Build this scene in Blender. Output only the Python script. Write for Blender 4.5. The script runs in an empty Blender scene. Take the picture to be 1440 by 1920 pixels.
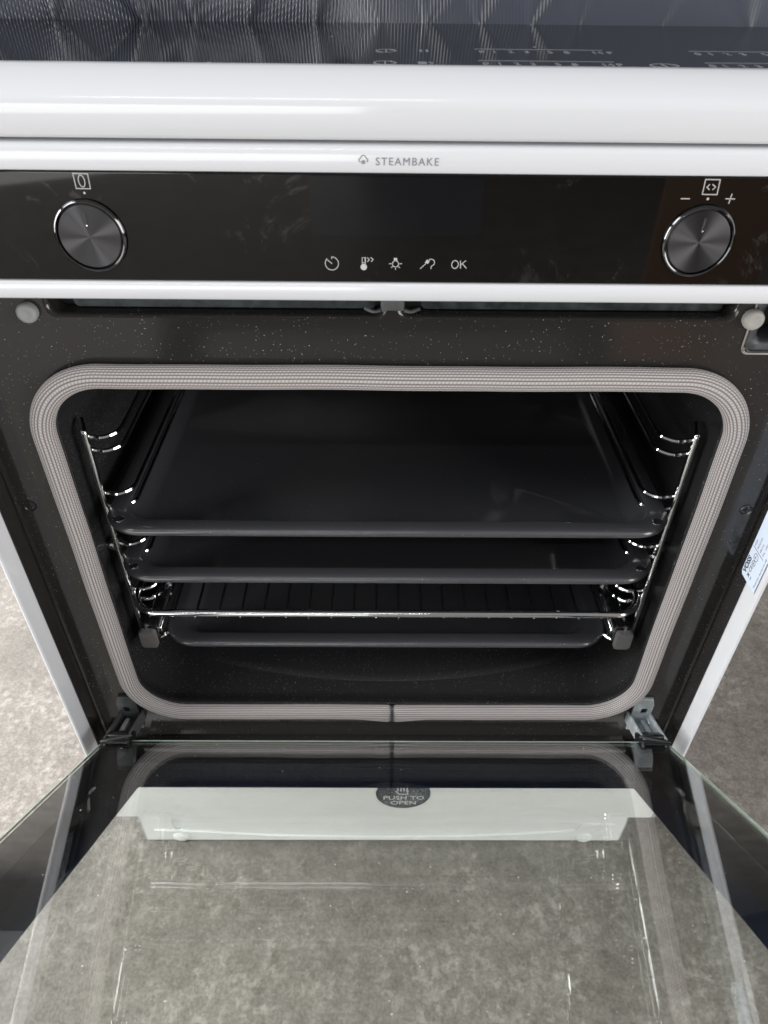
import bpy, bmesh, math, random
from mathutils import Vector, Matrix
from mathutils.geometry import tessellate_polygon
random.seed(7)
PI = math.pi
S = bpy.context.scene
COL = S.collection

# ------------------------------------------------------------------ camera
CAM = Vector((-0.0082, -0.4109, 0.9192)); PITCH, YAW, ROLL = 0.6789, 0.0102, 0.0118
FPX = 1350.0                                  # focal length in pixels of a 1440x1920 frame
cp, sp, cy, sy = math.cos(PITCH), math.sin(PITCH), math.cos(YAW), math.sin(YAW)
FWD = Vector((sy * cp, cy * cp, -sp)); _r = Vector((cy, -sy, 0)); _u = _r.cross(FWD)
cr, sr = math.cos(ROLL), math.sin(ROLL)
RGT = cr * _r + sr * _u; UPV = -sr * _r + cr * _u
cd = bpy.data.cameras.new('camera'); cam = bpy.data.objects.new('camera', cd); COL.objects.link(cam)
cam.matrix_world = Matrix(((RGT.x, UPV.x, -FWD.x, CAM.x), (RGT.y, UPV.y, -FWD.y, CAM.y), (RGT.z, UPV.z, -FWD.z, CAM.z), (0, 0, 0, 1)))
cd.sensor_fit = 'VERTICAL'; cd.sensor_height = 24.0; cd.lens = FPX / 1920 * 24.0
cd.clip_start = 0.02; cd.clip_end = 60
cd.dof.use_dof = True; cd.dof.focus_distance = 0.56; cd.dof.aperture_fstop = 11.0
S.camera = cam


def at(px, py, Y):                            # real point on the upright plane y = Y (used to measure prints on flat panels)
    d = FWD + RGT * ((px - 720) / FPX) - UPV * ((py - 960) / FPX)
    return CAM + d * ((Y - CAM.y) / d.y)


# ------------------------------------------------------------------ world and lamps
w = bpy.data.worlds.new('World'); S.world = w; w.use_nodes = True
bg = w.node_tree.nodes['Background']; bg.inputs[0].default_value = (0.97, 0.98, 1.0, 1); bg.inputs[1].default_value = 0.29
S.view_settings.view_transform = 'Standard'; S.view_settings.look = 'None'
S.view_settings.exposure = 0.0; S.view_settings.gamma = 1.0


def area(name, loc, target, sx, sy_, power, col=(1, 1, 1)):
    l = bpy.data.lights.new(name, 'AREA'); l.shape = 'RECTANGLE'; l.size = sx; l.size_y = sy_; l.energy = power; l.color = col
    o = bpy.data.objects.new(name, l); COL.objects.link(o); o.location = loc
    o.rotation_euler = (Vector(target) - Vector(loc)).to_track_quat('-Z', 'Y').to_euler()
    return o


area('doorway_light', (-1.5, -2.8, 0.60), (0.0, 0.0, 0.32), 3.2, 1.05, 42, (1.0, 0.99, 0.97))
area('right_fill_light', (2.0, -1.1, 1.05), (0.0, 0.0, 0.35), 1.6, 1.3, 58, (1.0, 0.98, 0.955))  # added fill lamp, brightens the left side wall and right floor
area('left_fill_light', (-2.1, -0.10, 0.95), (0.2, -0.05, 0.45), 0.9, 1.2, 84, (1.0, 0.985, 0.96))  # no window there: lamp added to light the right side wall
area('back_fill_light', (-2.1, 1.55, 1.3), (-0.4, 0.1, 0.1), 2.0, 1.7, 60, (1.0, 0.985, 0.96))  # invented lamp behind the cooker, lifts the floor on the left
area('ceiling_light', (-2.0, -0.8, 2.4), (0, -0.1, 0.8), 1.0, 1.0, 46, (0.98, 0.99, 1.0))
area('tube_light', (-0.5, -2.2, 2.7), (-0.5, -2.2, 0), 1.5, 0.08, 10)
S.cycles.transparent_max_bounces = 48; S.cycles.max_bounces = 14; S.cycles.glossy_bounces = 8; S.cycles.diffuse_bounces = 5

# ------------------------------------------------------------------ materials
MATS = {}


def nmat(name):
    m = bpy.data.materials.new(name); m.use_nodes = True
    nt = m.node_tree; b = nt.nodes['Principled BSDF']; MATS[name] = m
    return m, nt, b


def N(nt, t, **k):
    n = nt.nodes.new(t)
    for a, v in k.items():
        if a.startswith('i_'):
            key = a[2:]
            n.inputs[int(key) if key.isdigit() else key].default_value = v
        else:
            setattr(n, a, v)
    return n


def L(nt, a, b): nt.links.new(a, b)


def math_n(nt, op, a, b=None):
    n = nt.nodes.new('ShaderNodeMath'); n.operation = op
    for i, v in enumerate((a, b)):
        if v is None: continue
        if isinstance(v, (int, float)): n.inputs[i].default_value = v
        else: nt.links.new(v, n.inputs[i])
    return n.outputs[0]


def ramp(nt, fac, stops, interp='LINEAR'):
    r = nt.nodes.new('ShaderNodeValToRGB'); r.color_ramp.interpolation = interp
    e = r.color_ramp.elements
    while len(e) < len(stops): e.new(0.5)
    for k, (p, c) in enumerate(stops):
        e[k].position = p; e[k].color = (*c, 1) if len(c) == 3 else c
    nt.links.new(fac, r.inputs[0]); return r.outputs[0]


def pos(nt):
    return N(nt, 'ShaderNodeNewGeometry').outputs['Position']


def simple(name, col, rough=0.4, metal=0.0, spec=0.5, coat=0.0, var=0.0, vscale=60, bump=0.0, bscale=400):
    m, nt, b = nmat(name)
    b.inputs['Base Color'].default_value = (*col, 1); b.inputs['Roughness'].default_value = rough
    b.inputs['Metallic'].default_value = metal; b.inputs['Specular IOR Level'].default_value = spec
    b.inputs['Coat Weight'].default_value = coat; b.inputs['Coat Roughness'].default_value = 0.05
    if var > 0:
        n = N(nt, 'ShaderNodeTexNoise', i_Scale=vscale, i_Detail=5.0); L(nt, pos(nt), n.inputs['Vector'])
        lo = [c * (1 - var) for c in col]; hi = [min(1, c * (1 + var)) for c in col]
        L(nt, ramp(nt, n.outputs[0], [(0.3, lo), (0.7, hi)]), b.inputs['Base Color'])
        L(nt, ramp(nt, n.outputs[0], [(0.3, (rough * .8,) * 3), (0.7, (min(1, rough * 1.25),) * 3)]), b.inputs['Roughness'])
    if bump > 0:
        n2 = N(nt, 'ShaderNodeTexNoise', i_Scale=bscale, i_Detail=3.0); L(nt, pos(nt), n2.inputs['Vector'])
        bp = N(nt, 'ShaderNodeBump', i_Strength=bump, i_Distance=0.0004); L(nt, n2.outputs[0], bp.inputs['Height'])
        L(nt, bp.outputs[0], b.inputs['Normal'])
    return m


def speckled(name, base, rough, cell=300, thr=0.45, dot=0.125, bright=0.62, patch=True, coat=0.0):
    """vitreous enamel: near-black gloss with fine pale flecks"""
    m, nt, b = nmat(name)
    b.inputs['Coat Weight'].default_value = coat; b.inputs['Coat Roughness'].default_value = 0.07
    p = pos(nt)
    tot = None
    for k, (sc, th, dd) in enumerate(((cell, thr, dot), (cell * 1.9, thr + 0.12, dot * 1.15))):
        v = N(nt, 'ShaderNodeTexVoronoi', i_Scale=sc); L(nt, p, v.inputs['Vector'])
        near = math_n(nt, 'LESS_THAN', v.outputs['Distance'], dd)
        sep = N(nt, 'ShaderNodeSeparateColor'); L(nt, v.outputs['Color'], sep.inputs[0])
        pick = math_n(nt, 'GREATER_THAN', sep.outputs[0], th)
        d = math_n(nt, 'MULTIPLY', near, pick); d = math_n(nt, 'MULTIPLY', d, sep.outputs[1])
        tot = d if tot is None else math_n(nt, 'MAXIMUM', tot, d)
    if patch:
        n = N(nt, 'ShaderNodeTexNoise', i_Scale=30.0, i_Detail=3.0); L(nt, p, n.inputs['Vector'])
        mk = ramp(nt, n.outputs[0], [(0.33, (0.35,) * 3), (0.6, (1,) * 3)])
        tot = math_n(nt, 'MULTIPLY', tot, mk)
    mx = N(nt, 'ShaderNodeMix', data_type='RGBA'); mx.inputs[6].default_value = (*base, 1); mx.inputs[7].default_value = (bright, bright, bright * .97, 1)
    L(nt, tot, mx.inputs[0]); L(nt, mx.outputs[2], b.inputs['Base Color'])
    n3 = N(nt, 'ShaderNodeTexNoise', i_Scale=9.0, i_Detail=4.0); L(nt, p, n3.inputs['Vector'])
    L(nt, ramp(nt, n3.outputs[0], [(0.3, (rough * .75,) * 3), (0.7, (rough * 1.3,) * 3)]), b.inputs['Roughness'])
    n4 = N(nt, 'ShaderNodeTexNoise', i_Scale=260.0, i_Detail=2.0); L(nt, p, n4.inputs['Vector'])
    bp = N(nt, 'ShaderNodeBump', i_Strength=0.10, i_Distance=0.0005); L(nt, n4.outputs[0], bp.inputs['Height']); L(nt, bp.outputs[0], b.inputs['Normal'])
    return m


speckled('enamel', (0.020, 0.0186, 0.0182), 0.115, cell=400, thr=0.28, dot=0.082, bright=0.8)
speckled('cavity_enamel', (0.025, 0.025, 0.0265), 0.17, cell=390, thr=0.25, dot=0.088, bright=0.85)
speckled('tray_enamel', (0.044, 0.0445, 0.050), 0.40, coat=0.9, cell=280, thr=0.74, dot=0.09, bright=0.5)
simple('black_flare', (0.006, 0.006, 0.006), 0.12)
simple('white_enamel', (0.55, 0.56, 0.585), 0.11, coat=0.3, bump=0.05, bscale=220)
simple('white_plate', (0.86, 0.875, 0.87), 0.34, var=0.03, vscale=12)
simple('chrome', (0.74, 0.74, 0.75), 0.045, metal=1)
simple('ring_chrome', (0.10, 0.10, 0.104), 0.09, metal=1)
simple('steel', (0.42, 0.43, 0.44), 0.24, metal=1, var=0.12, vscale=90)
simple('screw_steel', (0.12, 0.12, 0.12), 0.3, metal=0.9)
simple('zinc', (0.47, 0.51, 0.53), 0.40, metal=0.35, var=0.25, vscale=140, bump=0.15)
simple('duct_zinc', (0.030, 0.038, 0.040), 0.4, metal=0.4, var=0.5, vscale=160)
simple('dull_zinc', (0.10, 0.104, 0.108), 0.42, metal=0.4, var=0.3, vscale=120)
simple('cap_grey', (0.20, 0.195, 0.19), 0.42, metal=0.4, var=0.06, vscale=300)
simple('black_plastic', (0.010, 0.010, 0.010), 0.30, var=0.3, vscale=90)
simple('dark_plastic', (0.045, 0.048, 0.052), 0.38, var=0.1)
simple('hole_shade', (0.003, 0.003, 0.003), 0.6)  # near-black paint for the shade inside holes and gaps
simple('grey_rubber', (0.25, 0.255, 0.26), 0.55, var=0.05)
simple('pale_rubber', (0.36, 0.35, 0.33), 0.5, var=0.05)
simple('white_plastic', (0.78, 0.79, 0.80), 0.35)
simple('print_border', (0.016, 0.023, 0.046), 0.045)
simple('black_gloss', (0.008, 0.008, 0.009), 0.06)
simple('icon_grey', (0.42, 0.41, 0.41), 0.5)
simple('ink_grey', (0.16, 0.15, 0.17), 0.5)
simple('ink_black', (0.015, 0.015, 0.02), 0.5)
simple('label_paper', (0.60, 0.68, 0.80), 0.35, var=0.02)
simple('display_film', (0.0022, 0.0023, 0.0036), 0.045, spec=0.36)
simple('hob_print', (0.19, 0.20, 0.22), 0.5)
simple('glass_rim', (0.45, 0.56, 0.48), 0.15)
simple('sticker_white', (0.70, 0.72, 0.72), 0.45)


def mk_sticker():
    m, nt, b = nmat('sticker')
    n = N(nt, 'ShaderNodeTexNoise', i_Scale=700.0, i_Detail=2.0); L(nt, pos(nt), n.inputs['Vector'])
    n2 = N(nt, 'ShaderNodeTexNoise', i_Scale=45.0, i_Detail=3.0); L(nt, pos(nt), n2.inputs['Vector'])
    s = math_n(nt, 'ADD', n.outputs[0], math_n(nt, 'MULTIPLY', n2.outputs[0], 0.35))
    L(nt, ramp(nt, s, [(0.60, (0.035, 0.042, 0.05)), (0.70, (0.09, 0.10, 0.115)), (0.80, (0.30, 0.32, 0.33))]), b.inputs['Base Color'])
    b.inputs['Roughness'].default_value = 0.4


mk_sticker()


def mk_panel_glass():
    m, nt, b = nmat('panel_glass')
    p = pos(nt)
    n = N(nt, 'ShaderNodeTexNoise', i_Scale=24.0, i_Detail=10.0, i_Roughness=0.76, i_Distortion=0.5); L(nt, p, n.inputs['Vector'])
    n2 = N(nt, 'ShaderNodeTexNoise', i_Scale=7.0, i_Detail=2.0); L(nt, p, n2.inputs['Vector'])
    k = math_n(nt, 'MULTIPLY', ramp(nt, n.outputs[0], [(0.56, (0,) * 3), (0.74, (1,) * 3)]), ramp(nt, n2.outputs[0], [(0.44, (0,) * 3), (0.60, (1,) * 3)]))
    mx = N(nt, 'ShaderNodeMix', data_type='RGBA'); mx.inputs[6].default_value = (0.003, 0.0026, 0.0026, 1); b.inputs['Specular IOR Level'].default_value = 0.31; mx.inputs[7].default_value = (0.05, 0.048, 0.047, 1)
    L(nt, k, mx.inputs[0]); L(nt, mx.outputs[2], b.inputs['Base Color'])
    L(nt, math_n(nt, 'ADD', math_n(nt, 'MULTIPLY', k, 0.4), 0.035), b.inputs['Roughness'])


mk_panel_glass()


def mk_hob_glass():
    m, nt, b = nmat('hob_glass')
    p = pos(nt)
    v = N(nt, 'ShaderNodeTexVoronoi', i_Scale=34.0); L(nt, p, v.inputs['Vector'])
    sep = N(nt, 'ShaderNodeSeparateColor'); L(nt, v.outputs['Color'], sep.inputs[0])
    d = math_n(nt, 'MULTIPLY', math_n(nt, 'LESS_THAN', v.outputs['Distance'], 0.035), math_n(nt, 'GREATER_THAN', sep.outputs[0], 0.45))
    mx = N(nt, 'ShaderNodeMix', data_type='RGBA'); mx.inputs[6].default_value = (0.008, 0.009, 0.011, 1); mx.inputs[7].default_value = (0.7, 0.7, 0.7, 1)
    L(nt, d, mx.inputs[0]); L(nt, mx.outputs[2], b.inputs['Base Color'])
    b.inputs['Roughness'].default_value = 0.03


mk_hob_glass()


def mk_knob_face():
    m, nt, b = nmat('knob_face')
    b.inputs['Metallic'].default_value = 1.0; b.inputs['Base Color'].default_value = (0.10, 0.098, 0.103, 1)
    b.inputs['Roughness'].default_value = 0.60; b.inputs['Anisotropic'].default_value = 1.0; b.inputs['Anisotropic Rotation'].default_value = 0.25
    tg = N(nt, 'ShaderNodeTangent', direction_type='RADIAL', axis='Y'); L(nt, tg.outputs[0], b.inputs['Tangent'])


mk_knob_face()


def mk_glass(name, tint, refl):
    """thin architectural glass: Fresnel mix of mirror and tinted see-through"""
    m, nt, b = nmat(name); nt.nodes.remove(b)
    out = nt.nodes['Material Output']
    g = N(nt, 'ShaderNodeNewGeometry')
    ior = math_n(nt, 'ADD', math_n(nt, 'MULTIPLY', g.outputs['Backfacing'], 1 / 1.52 - 1.52), 1.52)
    fr = N(nt, 'ShaderNodeFresnel'); L(nt, ior, fr.inputs['IOR'])
    tr = N(nt, 'ShaderNodeBsdfTransparent'); tr.inputs[0].default_value = (*tint, 1)
    gl = N(nt, 'ShaderNodeBsdfGlossy'); gl.inputs[0].default_value = (1, 1, 1, 1); gl.inputs['Roughness'].default_value = 0.0
    # faint dust
    v = N(nt, 'ShaderNodeTexVoronoi', i_Scale=62.0); L(nt, g.outputs['Position'], v.inputs['Vector'])
    sep = N(nt, 'ShaderNodeSeparateColor'); L(nt, v.outputs['Color'], sep.inputs[0])
    d = math_n(nt, 'MULTIPLY', math_n(nt, 'LESS_THAN', v.outputs['Distance'], 0.032), math_n(nt, 'GREATER_THAN', sep.outputs[0], 0.55))
    df = N(nt, 'ShaderNodeBsdfDiffuse'); df.inputs[0].default_value = (0.8, 0.8, 0.8, 1)
    mx = N(nt, 'ShaderNodeMixShader'); L(nt, math_n(nt, 'MULTIPLY', fr.outputs[0], refl), mx.inputs[0]); L(nt, tr.outputs[0], mx.inputs[1]); L(nt, gl.outputs[0], mx.inputs[2])
    m2 = N(nt, 'ShaderNodeMixShader'); L(nt, d, m2.inputs[0]); L(nt, mx.outputs[0], m2.inputs[1]); L(nt, df.outputs[0], m2.inputs[2])
    L(nt, m2.outputs[0], out.inputs['Surface'])


mk_glass('inner_glass', (0.988, 0.994, 0.990), 1.4)
mk_glass('coated_glass', (0.985, 0.992, 0.986), 0.38)     # anti-reflective heat-shield pane
mk_glass('outer_glass', (0.97, 0.982, 0.972), 0.35)


def mk_gasket():
    m, nt, b = nmat('gasket')
    uv = N(nt, 'ShaderNodeUVMap'); sx = N(nt, 'ShaderNodeSeparateXYZ'); L(nt, uv.outputs[0], sx.inputs[0])
    row = math_n(nt, 'FLOOR', sx.outputs[1]); fv = math_n(nt, 'FRACT', sx.outputs[1])
    alt = math_n(nt, 'MULTIPLY', row, 0.5)
    u = math_n(nt, 'FRACT', math_n(nt, 'ADD', math_n(nt, 'ADD', math_n(nt, 'MULTIPLY', sx.outputs[0], 410.0), alt), math_n(nt, 'MULTIPLY', fv, 0.55)))
    du = math_n(nt, 'ABSOLUTE', math_n(nt, 'SUBTRACT', u, 0.5))       # 0 mid stitch .. 0.5 gap
    dv = math_n(nt, 'ABSOLUTE', math_n(nt, 'SUBTRACT', fv, 0.5))
    h = math_n(nt, 'SUBTRACT', 1.0, math_n(nt, 'MAXIMUM', math_n(nt, 'MULTIPLY', du, 1.35), math_n(nt, 'MULTIPLY', dv, 1.95)))
    L(nt, ramp(nt, h, [(0.03, (0.085, 0.073, 0.077)), (0.30, (0.185, 0.169, 0.167)), (0.70, (0.435, 0.406, 0.398))]), b.inputs['Base Color'])
    b.inputs['Roughness'].default_value = 0.55; b.inputs['Sheen Weight'].default_value = 0.1
    bp = N(nt, 'ShaderNodeBump', i_Strength=0.5, i_Distance=0.0005); L(nt, h, bp.inputs['Height']); L(nt, bp.outputs[0], b.inputs['Normal'])


mk_gasket()


def mk_floor():
    m, nt, b = nmat('floor_vinyl')
    p = pos(nt)
    a = N(nt, 'ShaderNodeTexNoise', i_Scale=9.0, i_Detail=6.0, i_Roughness=0.6); L(nt, p, a.inputs['Vector'])
    c = N(nt, 'ShaderNodeTexNoise', i_Scale=58.0, i_Detail=9.0, i_Roughness=0.74); L(nt, p, c.inputs['Vector'])
    e = N(nt, 'ShaderNodeTexNoise', i_Scale=300.0, i_Detail=3.0, i_Roughness=0.6); L(nt, p, e.inputs['Vector'])
    s = math_n(nt, 'ADD', math_n(nt, 'MULTIPLY', a.outputs[0], 0.22), math_n(nt, 'ADD', math_n(nt, 'MULTIPLY', c.outputs[0], 0.42), math_n(nt, 'MULTIPLY', e.outputs[0], 0.36)))
    base = ramp(nt, s, [(0.36, (0.115, 0.102, 0.089)), (0.46, (0.172, 0.155, 0.138)), (0.54, (0.222, 0.202, 0.181)), (0.66, (0.32, 0.296, 0.268))])
    # dark chips and pale flecks of the printed stone
    v = N(nt, 'ShaderNodeTexVoronoi', i_Scale=10.0); v.feature = 'F1'
    wrp = N(nt, 'ShaderNodeMix', data_type='RGBA'); wrp.inputs[0].default_value = 0.07; L(nt, p, wrp.inputs[6]); L(nt, c.outputs['Color'], wrp.inputs[7])
    L(nt, wrp.outputs[2], v.inputs['Vector'])
    sep = N(nt, 'ShaderNodeSeparateColor'); L(nt, v.outputs['Color'], sep.inputs[0])
    chip = math_n(nt, 'MULTIPLY', ramp(nt, v.outputs['Distance'], [(0.06, (1,) * 3), (0.10, (0,) * 3)]), math_n(nt, 'GREATER_THAN', sep.outputs[0], 0.60))
    mx = N(nt, 'ShaderNodeMix', data_type='RGBA'); mx.inputs[7].default_value = (0.085, 0.070, 0.060, 1)
    L(nt, math_n(nt, 'MULTIPLY', chip, 0.75), mx.inputs[0]); L(nt, base, mx.inputs[6])
    vn = N(nt, 'ShaderNodeTexNoise', i_Scale=105.0, i_Detail=5.0, i_Roughness=0.65); L(nt, p, vn.inputs['Vector'])
    ve = math_n(nt, 'MULTIPLY', ramp(nt, vn.outputs[0], [(0.50, (0,) * 3), (0.68, (1,) * 3)]), ramp(nt, a.outputs[0], [(0.42, (0,) * 3), (0.58, (1,) * 3)]))
    mx2 = N(nt, 'ShaderNodeMix', data_type='RGBA'); mx2.inputs[7].default_value = (0.56, 0.53, 0.495, 1)
    L(nt, math_n(nt, 'MULTIPLY', ve, 0.42), mx2.inputs[0]); L(nt, mx.outputs[2], mx2.inputs[6]); L(nt, mx2.outputs[2], b.inputs['Base Color'])
    L(nt, ramp(nt, c.outputs[0], [(0.35, (0.36,) * 3), (0.65, (0.55,) * 3)]), b.inputs['Roughness'])
    hh = math_n(nt, 'ADD', math_n(nt, 'MULTIPLY', vn.outputs[0], 0.55), math_n(nt, 'MULTIPLY', e.outputs[0], 0.5))
    bp = N(nt, 'ShaderNodeBump', i_Strength=0.55, i_Distance=0.0013); L(nt, hh, bp.inputs['Height']); L(nt, bp.outputs[0], b.inputs['Normal'])


mk_floor()
simple('sheet_plastic', (0.050, 0.055, 0.072), 0.25, spec=0.25)
simple('added_wall', (0.030, 0.031, 0.036), 0.7, var=0.15, vscale=4)
simple('cardboard', (0.30, 0.17, 0.095), 0.8, var=0.12, vscale=14)

# ------------------------------------------------------------------ object helpers
WT = {}


def empty(name, loc, label, cat, group=None):
    o = bpy.data.objects.new(name, None); COL.objects.link(o); o.location = loc; o.empty_display_size = 0.05
    o['label'] = label; o['category'] = cat
    if group: o['group'] = group
    WT[o] = Vector(loc); return o


def obj(name, verts, faces, mat, parent=None, smooth=True, uvs=None, angle=40):
    vs = [Vector(v) for v in verts]
    lo = Vector([min(v[i] for v in vs) for i in range(3)]); hi = Vector([max(v[i] for v in vs) for i in range(3)])
    c = (lo + hi) / 2
    me = bpy.data.meshes.new(name); me.from_pydata([v - c for v in vs], [], faces)
    if uvs:
        ul = me.uv_layers.new(name='UVMap'); k = 0
        for f in uvs:
            for q in f: ul.data[k].uv = q; k += 1
    mats = mat if isinstance(mat, (list, tuple)) else [mat]
    for m in mats: me.materials.append(MATS[m])
    bm = bmesh.new(); bm.from_mesh(me); bmesh.ops.recalc_face_normals(bm, faces=bm.faces); bm.to_mesh(me); bm.free()
    if smooth:
        me.polygons.foreach_set('use_smooth', [True] * len(me.polygons))
        try: me.set_sharp_from_angle(angle=math.radians(angle))
        except Exception: pass
    o = bpy.data.objects.new(name, me); COL.objects.link(o); o.location = c
    WT[o] = c
    if parent is not None:
        o.parent = parent; o.matrix_parent_inverse = Matrix.Translation(-WT[parent])
    return o


class MB:
    def __init__(s): s.v = []; s.f = []
    def add(s, v, f):
        k = len(s.v); s.v += [Vector(q) for q in v]; s.f += [[i + k for i in q] for q in f]; return s
    def build(s, name, mat, parent=None, **k): return obj(name, s.v, s.f, mat, parent, **k)


ID = lambda x, y, z: Vector((x, y, z))


def box(x0, x1, y0, y1, z0, z1, bev=0.0, seg=2, T=ID):
    bm = bmesh.new(); bmesh.ops.create_cube(bm, size=1)
    for v in bm.verts: v.co = Vector(((x0 + x1) / 2 + v.co.x * (x1 - x0), (y0 + y1) / 2 + v.co.y * (y1 - y0), (z0 + z1) / 2 + v.co.z * (z1 - z0)))
    if bev > 0: bmesh.ops.bevel(bm, geom=bm.edges[:] + bm.verts[:], offset=bev, segments=seg, affect='EDGES', profile=0.5, clamp_overlap=True)
    bm.verts.ensure_lookup_table(); bm.verts.index_update()
    r = [T(*v.co) for v in bm.verts], [[v.index for v in f.verts] for f in bm.faces]; bm.free(); return r


def loft(loops, closed=True, cap0=False, cap1=False):
    n = len(loops[0]); v = [p for l in loops for p in l]; f = []
    for i in range(len(loops) - 1):
        for j in range(n if closed else n - 1):
            a = i * n + j; b = i * n + (j + 1) % n; f.append([a, b, b + n, a + n])
    if cap0: f.append(list(range(n))[::-1])
    if cap1: f.append([(len(loops) - 1) * n + j for j in range(n)])
    return v, f


def tube(pts, r, n=10, cap=True):
    pts = [Vector(p) for p in pts]; loops = []; up = None
    for i, p in enumerate(pts):
        t = (pts[min(i + 1, len(pts) - 1)] - pts[max(i - 1, 0)]).normalized()
        if up is None:
            up = Vector((0, 0, 1)) if abs(t.z) < 0.9 else Vector((1, 0, 0))
        up = (up - t * up.dot(t)).normalized(); s = t.cross(up)
        rr_ = r[i] if isinstance(r, (list, tuple)) else r
        loops.append([p + (up * math.cos(a) + s * math.sin(a)) * rr_ for a in [2 * PI * k / n for k in range(n)]])
    return loft(loops, True, cap, cap)


def rr(x0, x1, y0, y1, r, n=6):
    """rounded rectangle loop, counter-clockwise"""
    out = []
    for cx_, cy_, a0 in ((x1 - r, y1 - r, 0), (x0 + r, y1 - r, PI / 2), (x0 + r, y0 + r, PI), (x1 - r, y0 + r, 1.5 * PI)):
        for k in range(n + 1):
            a = a0 + PI / 2 * k / n; out.append((cx_ + r * math.cos(a), cy_ + r * math.sin(a)))
    return out


def rrs(x0, x1, y0, y1, r, n=6, m=24):
    """rounded rectangle with its front and back edges subdivided"""
    p = rr(x0, x1, y0, y1, r, n); k = n + 1; out = []
    for c in range(4):
        out += p[c * k:(c + 1) * k]
        if c in (0, 2):
            a, b = p[(c + 1) * k - 1], p[((c + 1) * k) % len(p)]
            out += [(a[0] + (b[0] - a[0]) * t / m, a[1] + (b[1] - a[1]) * t / m) for t in range(1, m)]
    return out


def plate(outer, holes, d0, d1, T):
    """flat plate with holes: loops in (u,v), thickness d0..d1, T(u,v,d)->world"""
    polys = [outer] + holes
    tris = tessellate_polygon([[Vector((p[0], p[1], 0)) for p in q] for q in polys])
    flat = [p for q in polys for p in q]; n = len(flat)
    v = [T(p[0], p[1], d0) for p in flat] + [T(p[0], p[1], d1) for p in flat]
    f = [list(t) for t in tris] + [[i + n for i in t][::-1] for t in tris]
    k = 0
    for q in polys:
        m = len(q)
        for j in range(m): f.append([k + j, k + (j + 1) % m, k + (j + 1) % m + n, k + j + n])
        k += m
    return v, f


def lathe(prof, c, axis='Y', n=40):
    """profile of (radius, offset along axis)"""
    c = Vector(c); loops = []
    for r, h in prof:
        l = []
        for k in range(n):
            a = 2 * PI * k / n; u, v_ = r * math.cos(a), r * math.sin(a)
            l.append(c + (Vector((u, h, v_)) if axis == 'Y' else Vector((u, v_, h)) if axis == 'Z' else Vector((h, u, v_))))
        loops.append(l)
    return loft(loops, True, True, True)


def bez(pts, n=8):
    """round the corners of a polyline given as (point, radius)"""
    out = []
    P = [Vector(p) for p, _ in pts]
    for i, (p, r) in enumerate(pts):
        p = Vector(p)
        if i in (0, len(pts) - 1) or r <= 0: out.append(p); continue
        a = p + (P[i - 1] - p).normalized() * r; b = p + (P[i + 1] - p).normalized() * r
        for k in range(n + 1):
            t = k / n; out.append(a * (1 - t) ** 2 + p * 2 * t * (1 - t) + b * t * t)
    return out


def ribbon(pts, wd, T, d0, d1, closed=False):
    """flat stroke of width wd along 2-D points; T(u,v,d)->world"""
    pts = [Vector((p[0], p[1])) for p in pts]; n = len(pts); Lf, Rt = [], []
    for i in range(n):
        if closed: a, b = pts[(i - 1) % n], pts[(i + 1) % n]
        else: a, b = pts[max(i - 1, 0)], pts[min(i + 1, n - 1)]
        t = (b - a)
        t = t.normalized() if t.length > 1e-12 else Vector((1, 0)); q = Vector((-t.y, t.x))
        k = 1.0
        if 0 < i < n - 1 or closed:
            t1 = (pts[i] - pts[(i - 1) % n]).normalized(); k = 1 / max(0.5, abs(t1.dot(t)))
        Lf.append(pts[i] + q * wd / 2 * k); Rt.append(pts[i] - q * wd / 2 * k)
    v = [T(p.x, p.y, d1) for p in Lf] + [T(p.x, p.y, d1) for p in Rt] + [T(p.x, p.y, d0) for p in Lf] + [T(p.x, p.y, d0) for p in Rt]
    f = []
    for i in range(n if closed else n - 1):
        j = (i + 1) % n
        f += [[i, j, n + j, n + i], [2 * n + i, 3 * n + i, 3 * n + j, 2 * n + j], [i, 2 * n + i, 2 * n + j, j], [n + i, n + j, 3 * n + j, 3 * n + i]]
    if not closed: f += [[0, n, 3 * n, 2 * n], [n - 1, 3 * n - 1, 4 * n - 1, 2 * n - 1]]
    return v, f


def circ(cx_, cy_, r, n=28, a0=0, a1=2 * PI, ry=None):
    m = n if abs(a1 - a0 - 2 * PI) < 1e-6 else n + 1
    return [(cx_ + r * math.cos(a0 + (a1 - a0) * k / n), cy_ + (ry or r) * math.sin(a0 + (a1 - a0) * k / n)) for k in range(m)]


def text(name, s, size, T, mat, parent, spacing=1.0, align='CENTER', depth=0.00012, d0=0.0, bold=0.0):
    cu = bpy.data.curves.new('text', 'FONT'); cu.body = s; cu.size = size; cu.space_character = spacing
    cu.align_x = align; cu.align_y = 'CENTER'; cu.resolution_u = 4; cu.offset = bold
    to = bpy.data.objects.new('text', cu); COL.objects.link(to)
    dg = bpy.context.evaluated_depsgraph_get(); me = bpy.data.meshes.new_from_object(to.evaluated_get(dg))
    bpy.data.objects.remove(to)
    v0 = [v.co.copy() for v in me.vertices]; fs = [list(p.vertices) for p in me.polygons]; ne = {}
    for q in fs:
        for i in range(len(q)):
            e = (q[i], q[(i + 1) % len(q)]); ne[tuple(sorted(e))] = ne.get(tuple(sorted(e)), 0) + 1
    n = len(v0)
    v = [T(p.x, p.y, d0 + depth) for p in v0] + [T(p.x, p.y, d0) for p in v0]
    f = fs + [[i + n for i in q][::-1] for q in fs] + [[a, b, b + n, a + n] for (a, b), c in ne.items() if c == 1]
    bpy.data.meshes.remove(me)
    return obj(name, v, f, mat, parent, smooth=False)


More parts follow.
